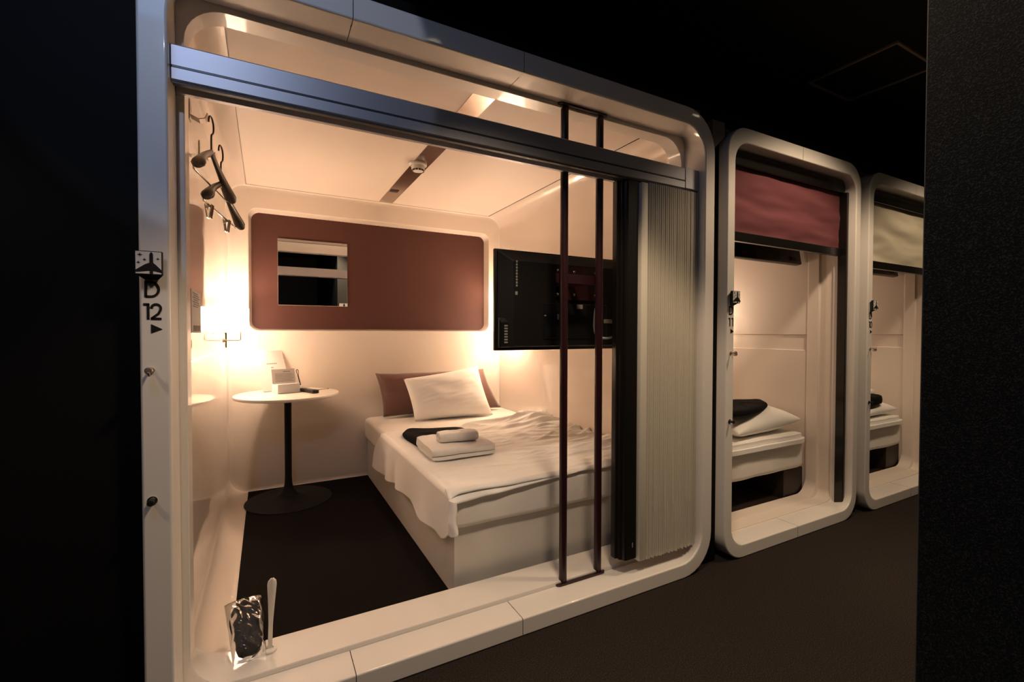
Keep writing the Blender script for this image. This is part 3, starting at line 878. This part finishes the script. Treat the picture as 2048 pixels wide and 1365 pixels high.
# pillows
def pillow(name, label, TL, TR, BL, BR, thick, m, group=None, seed=0, wr=.005, sag=.018):
    TL, TR, BL, BR = map(Vector, (TL, TR, BL, BR))
    mid = (TL + TR + BL + BR) / 4
    nrm = ((TR + BR) - (TL + BL)).cross((TL + TR) - (BL + BR)).normalized()
    bm = new(); N = 36
    V = [[[None] * (N + 1) for _ in range(N + 1)] for _ in range(2)]
    for sd in (0, 1):
        sg = 1 if sd == 0 else -1
        for i in range(N + 1):
            for j in range(N + 1):
                if sd == 1 and (i in (0, N) or j in (0, N)):
                    V[1][i][j] = V[0][i][j]; continue
                u, v = i / N, j / N
                a, b = 2 * u - 1, 2 * v - 1
                # pull the edges in so that the corners stay as points
                uu = u + (-(a) * sag * (1 - b * b) * abs(a) ** 2) * 1.0
                vv = v + (-(b) * sag * (1 - a * a) * abs(b) ** 2) * 1.4
                p = BL.lerp(BR, uu).lerp(TL.lerp(TR, uu), vv)
                t_ = ((1 - a ** 4) * (1 - b ** 4)) ** .62 * (1 - .18 * (a * a + b * b) / 2)
                w = wr * nz(a * 2 + seed, b * 2.5 + seed, sd * 3.0) * 1.3 + .7 * wr * (1 - 2 * abs(nz(a * 1.6 + b * .8 + seed, b * 5.5 - a * 1.8 - seed, sd * 7.0)))
                t_ = t_ * (thick / 2 + w)
                if abs(a) > .8 or abs(b) > .8:
                    t_ += .25 * wr * nz(a * 14, b * 14, seed) * min(1, (1 - max(abs(a), abs(b))) * 8)
                V[sd][i][j] = bm.verts.new(p - mid + nrm * sg * t_)
        for i in range(N):
            for j in range(N):
                q = [V[sd][i][j], V[sd][i + 1][j], V[sd][i + 1][j + 1], V[sd][i][j + 1]]
                if len(set(q)) == 4: bm.faces.new(q)
    o = obj(name, bm, m, None, smooth=180)
    o.location = mid
    tag(o, label, 'pillow', group)
    return o
pillow('pillow', 'brown satin pillow leaning on the back wall behind the white pillow', (.742, 2.165, .802), (1.655, 2.165, .805), (.782, 2.075, .475), (1.775, 2.06, .475), .15, M['browncloth'], None, 2.0)
pillow('pillow', 'white pillow propped against the brown pillow on the bed', (.905, 1.955, .770), (1.535, 2.015, .845), (.968, 1.87, .464), (1.59, 1.835, .462), .15, M['sheet'], None, 5.0, .007)

# towels and folded black roomwear
def folded(name, label, cat, m, cx, cy, rot, L, W, T, layers, z, rnd=.4, taper=0.0, seed=0, parent=None):
    """cloth folded over on itself: a spiral strip section extruded along its length L (x)"""
    sec = []
    n = layers
    h = T / n
    path = []
    for k in range(n):
        zz = h * (k + .5)
        ys = (-W / 2, W / 2) if k % 2 == 0 else (W / 2, -W / 2)
        path += [Vector((ys[0] * (1 if k == 0 else .94), zz)), Vector((ys[0] * .5, zz)), Vector((0, zz)), Vector((ys[1] * .5, zz)), Vector((ys[1] * .94, zz))]
        if k < n - 1:
            for a in (-60, -20, 20, 60):
                s = 1 if k % 2 == 0 else -1
                path.append(Vector((s * (W / 2 * .94 + h * .5 * math.cos(math.radians(a)) * 1.3), zz + h * .5 + h * .5 * math.sin(math.radians(a)))))
    th = h * .47
    Lf = []; Rt = []
    for i, p in enumerate(path):
        d = (path[min(i + 1, len(path) - 1)] - path[max(i - 1, 0)]).normalized()
        nv = Vector((-d.y, d.x)); Lf.append(p + nv * th); Rt.append(p - nv * th)
    outl = Lf + Rt[::-1]
    bm = new(); rows = []
    NL = 22
    for i in range(NL + 1):
        u = i / NL * 2 - 1
        e = 1 - .10 * max(0, abs(u) - .86) / .14
        rows.append([Matrix.Rotation(rot, 3, 'Z') @ Vector((u * L / 2 + .012 * nz(p.x * 14 + seed, p.y * 40, u) * abs(u), p.x * (1 - taper * (u + 1) / 2) * e + .004 * nz(u * 4, p.x * 9, seed), max(.0006, p.y * e * (1 - .25 * max(0, u) * taper * 2) + .004 * nz(u * 5 + seed, p.x * 16, 2.0) * (p.y / T)))) for p in outl])
    loft(bm, rows, cap0=True, cap1=True)
    o = obj(name, bm, m, parent, smooth=55)
    o.location = (cx, cy, z)
    tag(o, label, cat)
    return o
zb = MT + .022
folded('bath_towel', 'large folded white towel lying on the bed sheet', 'towel', M['towel'], .905, .890, -.06, .345, .36, .058, 3, zb, taper=.14)
bm = new(); rows = []
for i in range(17):
    u = i / 16 * 2 - 1; e = 1 - .16 * max(0, abs(u) - .8) / .2
    prof = rrect(-.055 * e, .055 * e, .024 - .024 * e, .024 + .024 * e, .021 * e, 6)
    row = []
    for px_, pz_ in prof:
        p = Matrix.Rotation(-.10, 3, 'Z') @ Vector((u * .104 + .006 * nz(px_ * 20, pz_ * 30) * abs(u), px_ + .004 * nz(u * 3, pz_ * 30, 1.0), max(0.0008, pz_ + .003 * nz(u * 4, px_ * 18, 2.0))))
        row.append(p)
    rows.append(row)
loft(bm, rows, cap0=True, cap1=True)
o = obj('hand_towel', bm, M['towel'], None, smooth=60); o.location = (.905, .858, zb + .062)
tag(o, 'small rolled white towel on top of the large folded towel', 'towel')
bm = new()
sp = [Vector((-.1055 + .004, .0, .024)) + Vector((0, (.040 - .010 * k / 6.3) * math.cos(k * .55) * .9, (.017 - .0042 * k / 6.3) * math.sin(k * .55))) for k in range(22)]
tube(bm, [Matrix.Rotation(-.10, 3, 'Z') @ p for p in sp], .0032, 6)
obj('rolled_edge', bm, M['towel'], o, smooth=60)
# black roomwear
def cloth_heap(name, label, cat, outline, z, T, m, seed=0):
    c = Vector((sum(p[0] for p in outline) / len(outline), sum(p[1] for p in outline) / len(outline)))
    P = smooth_path([(p[0], p[1], 0) for p in outline] + [(outline[0][0], outline[0][1], 0)], 5)[:-1]
    bm = new(); rows = []
    for k, (sc, hz) in enumerate(((.97, 0), (1.0, .35), (.985, .7), (.94, .95), (.8, 1.02), (.6, 1.0), (.35, 1.03), (.12, 1.0))):
        rows.append([((c.x + (p.x - c.x) * sc) - c.x, (c.y + (p.y - c.y) * sc) - c.y, T * hz + (.010 * nz(p.x * 9 + seed, p.y * 9, k * .3) if 1 < k else 0)) for p in P])
    loft(bm, rows, cap0=True, cap1=True)
    o = obj(name, bm, m, None, smooth=70)
    o.location = (c.x, c.y, z)
    tag(o, label, cat)
    return o
cloth_heap('folded_roomwear', 'folded black roomwear lying beneath the white towels on the bed', 'clothes', [(.742, 1.10), (.736, 1.345), (.800, 1.46), (.92, 1.42), (1.09, 1.36), (1.15, 1.28), (1.13, 1.085), (.95, 1.085), (.80, 1.080), (.752, 1.04)], zb - .006, .030, M['blackcloth'])

# ------------------------------------------------------------------ slippers and shoe horn on the sill
SZ = 0.0840
t = thing('slipper_pack', 'black slippers wrapped in crinkled clear film lying on the cabin sill', 'slippers', (-.055, .215, SZ))
mt = Matrix.Translation((-.052, .205, SZ)) @ Matrix.Rotation(math.radians(8), 4, 'Z') @ Matrix.Rotation(math.radians(36), 4, 'X')
for k in (0, 1):
    bm = new(); rows = []
    for i in range(15):
        u = i / 14; w = .046 * (math.sin(PI * min(1, .08 + u * .92)) ** .45) * (1.0 - .12 * math.sin(u * PI * 2))
        if i in (0, 14): w *= .55
        th = .010
        rows.append([mt @ Vector((w * math.cos(a) * 1.05, .185 * u, .012 + k * .019 + th * math.sin(a))) for a in [2 * PI * q / 14 for q in range(14)]])
    loft(bm, rows, cap0=True, cap1=True)
    at(t, obj('slipper', bm, M['slipper'], t, smooth=60))
bm = new()
def film(u, v):
    a, b = 2 * u - 1, 2 * v - 1
    hgt = .046 * ((1 - a ** 4) * (1 - b ** 4)) ** .5 + .0015
    hgt += .016 * abs(nz(a * 2.6 + b * 1.8, b * 2.3, 3.3)) * (1 - a * a)
    return mt @ Vector((.052 * a * (1 + .10 * b), -.006 + .200 * v, hgt))
V = grid(bm, film, 40, 50)
at(t, obj('film_wrapper', bm, M['wrap'], t, smooth=45))
t = thing('shoe_horn', 'ivory shoe horn standing upright in a round holder on the sill', 'shoe horn', (.004, .222, SZ))
bm = new(); lathe(bm, [(0, SZ), (.021, SZ), (.021, SZ + .005), (.017, SZ + .008), (.011, SZ + .008), (.010, SZ + .004), (0, SZ + .004)], .004, .222, 32)
at(t, obj('holder_ring', bm, M['horn'], t, smooth=40))
bm = new(); rows = []
for i in range(25):
    u = i / 24
    w = .0065 + .0085 * max(0, (u - .35) / .65) ** 1.2
    if u > .9: w *= math.sqrt(max(.04, 1 - ((u - .9) / .1) ** 2))
    cup = .006 * max(0, (u - .45) / .55)
    z = SZ + .006 + .245 * u
    row = []
    for s in range(9):
        a = -1 + 2 * s / 8
        row.append((.004 + .008 * u + w * a, .222 - .035 * u - cup * (1 - a * a) + .002, z))
    for s in range(9):
        a = 1 - 2 * s / 8
        row.append((.004 + .008 * u + w * a, .222 - .035 * u - cup * (1 - a * a) + .0045 + .002, z))
    rows.append(row)
loft(bm, rows, cap0=True, cap1=True)
at(t, obj('horn_blade', bm, M['horn'], t, smooth=50))

# ------------------------------------------------------------------ narrow cabins D 11 and D 10
def narrow_cabin(dx, num, blind_mat, words, pillows, bz, le):
    X0 = 1.944 + dx; XI0 = 2.0 + dx; XI1 = 3.106 + dx; X1 = 3.160 + dx
    fr = make_frame('narrow white moulded entrance frame marked D %s with a %s blind' % (num, words), X0, XI1, X1, 0.0674, 2.049, 2.125, 0.14, 0.10, ((X0 + X1) / 2,))
    lettering(fr, X0 + .004, num)
    jamb_sign(X0 + .010, 'airplane and stars sign on the jamb above the door number D %s' % num)
    jamb_hook(X0 + .030, 'satin robe hook on the jamb of cabin D %s' % num)
    jamb_lock(X0 + .028, 'dark lock pin low on the jamb of cabin D %s' % num)
    # shell
    bm = new()
    rg = [ring(XI0 - .002, XI1 + .002, .0655, 2.051, .03, .1205), ring(XI0 + .004, XI1 + .012, .0715, 2.045, .06, .1206), ring(XI0 + .004, XI1 + .012, .0715, 2.045, .06, .200),
          ring(XI0 + .012, XI1 - .004, .0795, 2.035, .08, .205), ring(XI0 + .012, XI1 - .004, .0795, 2.035, .09, .262), ring(XI0 + .018, XI1 + .002, .0795, 2.03, .10, .275)]
    loft(bm, rg)
    crisp(struct('trim_2', bm, M['panelpink'], smooth=40))
    # side walls with a recessed band
    for nm, x, s in (('wall_left', XI0 + .004, 1), ('wall_right', XI1 + .010, -1)):
        d = .010
        prof = [(x, 0.0), (x, 1.006), (x - s * d, 1.010), (x - s * d, 1.108), (x, 1.112), (x, 2.06)]
        bm = new(); loft(bm, [[(p[0], .276, p[1]) for p in prof], [(p[0], 2.2, p[1]) for p in prof]], closed=False)
        struct(nm, bm, M['panelpink'])
    bm = new(); box(bm, XI0, XI1 + .012, 2.2, 2.22, 0, 2.07); struct('wall_back', bm, M['panelpink'])
    bm = new(); box(bm, XI0, XI1 + .012, .270, 2.21, 2.05, 2.07); struct('ceiling', bm, M['panelpink'])
    bm = new(); box(bm, XI0, XI1 + .012, .25, 2.21, -.01, .066); struct('floor', bm, M['drawer'])
    # roller blind
    t = thing('roller_blind', 'half lowered %s roller blind in the entrance of cabin D %s' % (words, num), 'blind', ((XI0 + XI1) / 2, .08, 1.97), 'roller blinds in the narrow cabin entrances')
    bm = new(); box(bm, XI0 + .002, XI1 - .003, .060, .118, 1.968, 2.044, .004, 2)
    at(t, obj('head_box', bm, M['blackmetal'], t))
    bm = new()
    def fab(u, v):
        x = XI0 + .006 + (XI1 - XI0 - .030) * u; z = bz + .042 + (1.972 - bz - .042) * v
        w = .010 * math.sin(v * 11 + 5 * u + 2.5 * nz(u * 2.2, v * 2, dx)) * math.sin(v * PI) * (.4 + .6 * math.sin(u * PI)) + .006 * nz(u * 6, v * 8, 2 + dx)
        return (x, .082 + w * (1 - .3 * v), z)
    grid(bm, fab, 50, 40)
    at(t, obj('blind_fabric', bm, blind_mat, t, smooth=180))
    bm = new(); box(bm, XI0 + .004, XI1 - .024, .071, .095, bz, bz + .048, .003, 2)
    at(t, obj('bottom_bar', bm, M['blackmetal'], t))
    for xx in (XI0 + .001, XI1 - .0215):
        bm = new(); box(bm, xx, xx + .0205, .040, .090, .0688, 1.968, .003, 1)
        at(t, obj('guide_rail', bm, M['blackmetal'], t))
    # television under the ceiling
    t = thing('television', 'black television hung above the bed behind the %s blind of cabin D %s' % (words, num), 'television', (XI0 + .5, .33, 1.6), 'televisions in the narrow cabins')
    mt = Matrix.Translation((0, .325, 1.566)) @ Matrix.Rotation(-.16, 4, 'X')
    bm = new(); box(bm, XI0 + .25, XI1 - .012, -.020, .020, .0, .36, .006, 2, mat=mt)
    at(t, obj('housing', bm, M['tvblack'], t, smooth=40))
    for (a, b, c, d_) in ((.30, .42, .006, .040), (.62, .86, .010, .070), (.48, .54, .020, .045), (.98, 1.03, .018, .042)):
        bm = new(); box(bm, XI0 + a, XI0 + b, -.0225, -.0205, c, d_, mat=mt)
        at(t, obj('port_cover', bm, M['drawer'], t))
    # bed
    t = thing('bed', 'narrow bed with white sheeted mattress inside cabin D %s' % num, 'bed', ((XI0 + XI1) / 2, 1.2, .067), 'beds in the narrow cabins')
    at(t, obj('mattress', soft_slab(XI0 + .02, XI1 - .016, .262, 2.19, .245, .420, .035, .012, seed=dx * 3 + 2), M['fitted'], t, smooth=60))
    for xx in ((XI0 + .03, XI0 + .22), (XI1 - .215, XI1 - .012)):
        bm = new(); box(bm, xx[0], xx[1], .285, 2.15, .0675, .244, .002, 1)
        at(t, obj('bed_support', bm, M['drawer'], t))
    # quilt
    q = folded('folded_quilt', 'white folded quilt lying on the mattress of cabin D %s' % num, 'quilt', M['sheet'], XI0 + .55, .575, 0.0, 1.04, .70, .055, 2, .424, seed=dx + 1)
    q['group'] = 'folded quilts in the narrow cabins'
    # lamp, plus added point lights that fill the cabin and brighten the band
    wall_lamp('lit wall lamp on the wall band above the bed of cabin D %s' % num, XI1 + .02, -1, .95, 'shadedim')
    lamp_or_fill_light(XI1 - .34, 1.0, 1.36, le, .06); lamp_or_fill_light(XI1 - .05, .93, 1.062, 0.35, .02)
    pillows(XI0, XI1)

def pillows11(a, b):
    pillow('pillow', 'white pillow lying on the folded quilt of the cabin with the burgundy blind', (2.50, .80, .600), (3.07, .70, .595), (2.42, .265, .525), (3.07, .275, .560), .15, M['sheet'], None, 8.0)
    cloth_heap('folded_roomwear', 'folded black roomwear draped on the pillow of the cabin with the burgundy blind', 'clothes', [(2.36, .275), (2.58, .285), (2.86, .38), (2.97, .47), (2.96, .57), (2.70, .62), (2.45, .60), (2.33, .45)], .632, .034, M['blackcloth'], 3)
def pillows10(a, b):
    pillow('pillow', 'white pillow lying on the folded quilt of the cabin with the cream blind', (3.93, .74, .570), (4.37, .72, .570), (3.90, .265, .520), (4.37, .275, .525), .11, M['sheet'], None, 11.0)
    folded('bath_towel', 'white folded towel stacked on the pillow of the cabin with the cream blind', 'towel', M['towel'], 4.14, .60, -.25, .42, .28, .075, 3, .600, seed=9)
    cloth_heap('folded_roomwear', 'folded black roomwear at the front of the pillow of the cabin with the cream blind', 'clothes', [(3.86, .29), (4.02, .275), (4.17, .30), (4.20, .36), (4.10, .42), (3.88, .42)], .585, .06, M['blackcloth'], 5)
narrow_cabin(0.0, '11', M['burgundy'], 'burgundy', pillows11, 1.589, 4.2)
narrow_cabin(1.312, '10', M['creamblind'], 'cream', pillows10, 1.543, 2.6)

# grey filler piece between the tops of the frames
bm = new(); prism(bm, [(1.856, 2.125), (1.942, 2.125), (1.942, 2.06), (1.856, 1.98)], .020, .048)
o = obj('filler_plate', bm, M['gapgrey']); tag(o, 'small grey filler plate bridging the tops of the wide frame and the burgundy blind frame', 'filler plate')

# ------------------------------------------------------------------ corridor lights
def downlight(x, y, e, size, blend, col, lbl):
    t = thing('downlight', lbl, 'downlight', (x, y, CEIL), 'recessed corridor downlights')
    bm = new(); lathe(bm, [(.040, -.002), (.055, -.002), (.055, -.008), (.040, -.010), (.038, -.002)], 0, 0, 32)
    obj('trim_ring', bm, M['aludark'], t, smooth=40)
    bm = new(); lathe(bm, [(0, -.003), (.036, -.003), (.036, -.001), (0, -.001)], 0, 0, 24)
    obj('lens', bm, M['downglow'], t)
    l = bpy.data.lights.new('downlight_beam', 'SPOT'); l.energy = e; l.color = col; l.spot_size = math.radians(size); l.spot_blend = blend; l.shadow_soft_size = .14
    o = bpy.data.objects.new('downlight_beam', l); o.location = (x, y, CEIL - .015); C.objects.link(o)
WARM = (1.0, .74, .50)
downlight(-1.30, -.86, 42, 108, .2, WARM, 'recessed round downlight in the corridor ceiling before the dark end wall')
downlight(.76, -.82, 128, 100, .25, WARM, 'recessed round downlight in the corridor ceiling before the wide cabin')
downlight(2.55, -.66, 104, 122, .35, WARM, 'recessed round downlight in the corridor ceiling before the burgundy blind')
downlight(4.00, -.66, 58, 122, .4, WARM, 'recessed round downlight in the corridor ceiling before the cream blind')
def cool_panel(x, y, sz, e, lbl):
    t = thing('ceiling_light', lbl, 'ceiling light', (x, y, CEIL), 'cool ceiling panels')
    bm = new()
    for (a, b, c, d) in ((-sz, sz, -sz, -sz + .015), (-sz, sz, sz - .015, sz), (-sz, -sz + .015, -sz + .015, sz - .015), (sz - .015, sz, -sz + .015, sz - .015)):
        box(bm, a, b, c, d, -.02, -.001)
    obj('panel_rim', bm, M['aludark'], t)
    bm = new(); box(bm, -sz + .016, sz - .016, -sz + .016, sz - .016, -.006, -.001)
    obj('diffuser', bm, M['coolglow'], t)
    l = bpy.data.lights.new('cool_panel_light', 'AREA'); l.shape = 'SQUARE'; l.size = sz * 1.9; l.energy = e; l.color = (.22, .42, 1.0)
    o = bpy.data.objects.new('cool_panel_light', l); o.location = (x, y, CEIL - .022); C.objects.link(o)
cool_panel(-.45, -.95, .30, 1.8, 'square cool white ceiling panel above the corridor passage')
# cool track spotlight aimed at the head of the wide frame
t = thing('track_spotlight', 'small black track spotlight under the passage ceiling aimed at the top of the wide frame', 'spotlight', (-.30, -1.34, CEIL))
aim = (Vector((-.10, 0.0, 2.02)) - Vector((-.30, -1.30, 2.50))).normalized()
bm = new(); tube(bm, [(0, 0, -.001), (0, 0, -.07)], .008, 10); obj('stem', bm, M['aludark'], t, smooth=60)
bm = new(); q0 = Vector((0, 0, -.09)); tube(bm, [q0 - aim * .06, q0 + aim * .03], .030, 20); obj('housing', bm, M['aludark'], t, smooth=40)
l = bpy.data.lights.new('track_beam', 'SPOT'); l.energy = 13; l.color = (.70, .78, 1.0); l.spot_size = math.radians(42); l.spot_blend = .06; l.shadow_soft_size = .015
o = bpy.data.objects.new('track_beam', l); o.location = Vector((-.30, -1.34, CEIL - .09)) + aim * .04; o.rotation_euler = aim.to_track_quat('-Z', 'Y').to_euler(); C.objects.link(o)

# smaller pieces belong to the part they sit on
SUB = {'side_ports': ('side_port_panel',), 'rating_label': ('connector_housing',), 'antenna_socket': ('connector_housing',), 'trouser_clip': ('trouser_bar',), 'buttons': ('body',),
       'printed_text': ('plate', 'sheet', 'card'), 'printed_title': ('sheet', 'card'), 'printed_mark': ('sheet',), 'barcode': ('plate',), 'airplane_mark': ('sign_face',), 'star_mark': ('sign_face',),
       'bolt': ('mount_bracket',), 'sensor_slots': ('sensor_body',), 'port_cover': ('housing',), 'vent_marks': ('back_cover',), 'barcode_label': ('back_cover',), 'pull_strip': ('lead_post',), 'post_latch': ('lead_post',), 'pen_loop': ('pen_barrel',), 'vent_slots': ('strip_plate',), 'rail_groove': ('rail_body',)}
for o in list(C.objects):
    base = o.name.split('.')[0]
    if base in SUB and o.parent is not None:
        for sib in o.parent.children:
            if sib.name.split('.')[0] in SUB[base]:
                o.parent = sib; o.matrix_parent_inverse = Matrix.Identity(4); break

# ------------------------------------------------------------------ world, camera, view
w = bpy.data.worlds.new('World'); scene.world = w; w.use_nodes = True
w.node_tree.nodes['Background'].inputs['Color'].default_value = (0.5, 0.55, 0.65, 1)
w.node_tree.nodes['Background'].inputs['Strength'].default_value = 0.0
cam = bpy.data.cameras.new('Camera'); co = bpy.data.objects.new('Camera', cam); C.objects.link(co)
F, YAW, PIT, ROL = 917.2085, math.radians(28.21542), math.radians(-1.1023106), math.radians(0.11218079)
cam.sensor_fit = 'HORIZONTAL'; cam.sensor_width = 36.0; cam.lens = F / 2048 * 36.0
cam.clip_start = 0.02; cam.clip_end = 50
fw = Vector((math.sin(YAW) * math.cos(PIT), math.cos(YAW) * math.cos(PIT), math.sin(PIT)))
rt = Vector((math.cos(YAW), -math.sin(YAW), 0)); up = rt.cross(fw)
r2 = math.cos(ROL) * rt + math.sin(ROL) * up; u2 = -math.sin(ROL) * rt + math.cos(ROL) * up
co.matrix_world = Matrix(((r2.x, u2.x, -fw.x, 0), (r2.y, u2.y, -fw.y, -1.45), (r2.z, u2.z, -fw.z, 1.122445), (0, 0, 0, 1)))
scene.camera = co
scene.view_settings.view_transform = 'Standard'
scene.view_settings.look = 'None'
scene.view_settings.gamma = 1.0
scene.view_settings.use_curve_mapping = False
scene.view_settings.exposure = 0.22
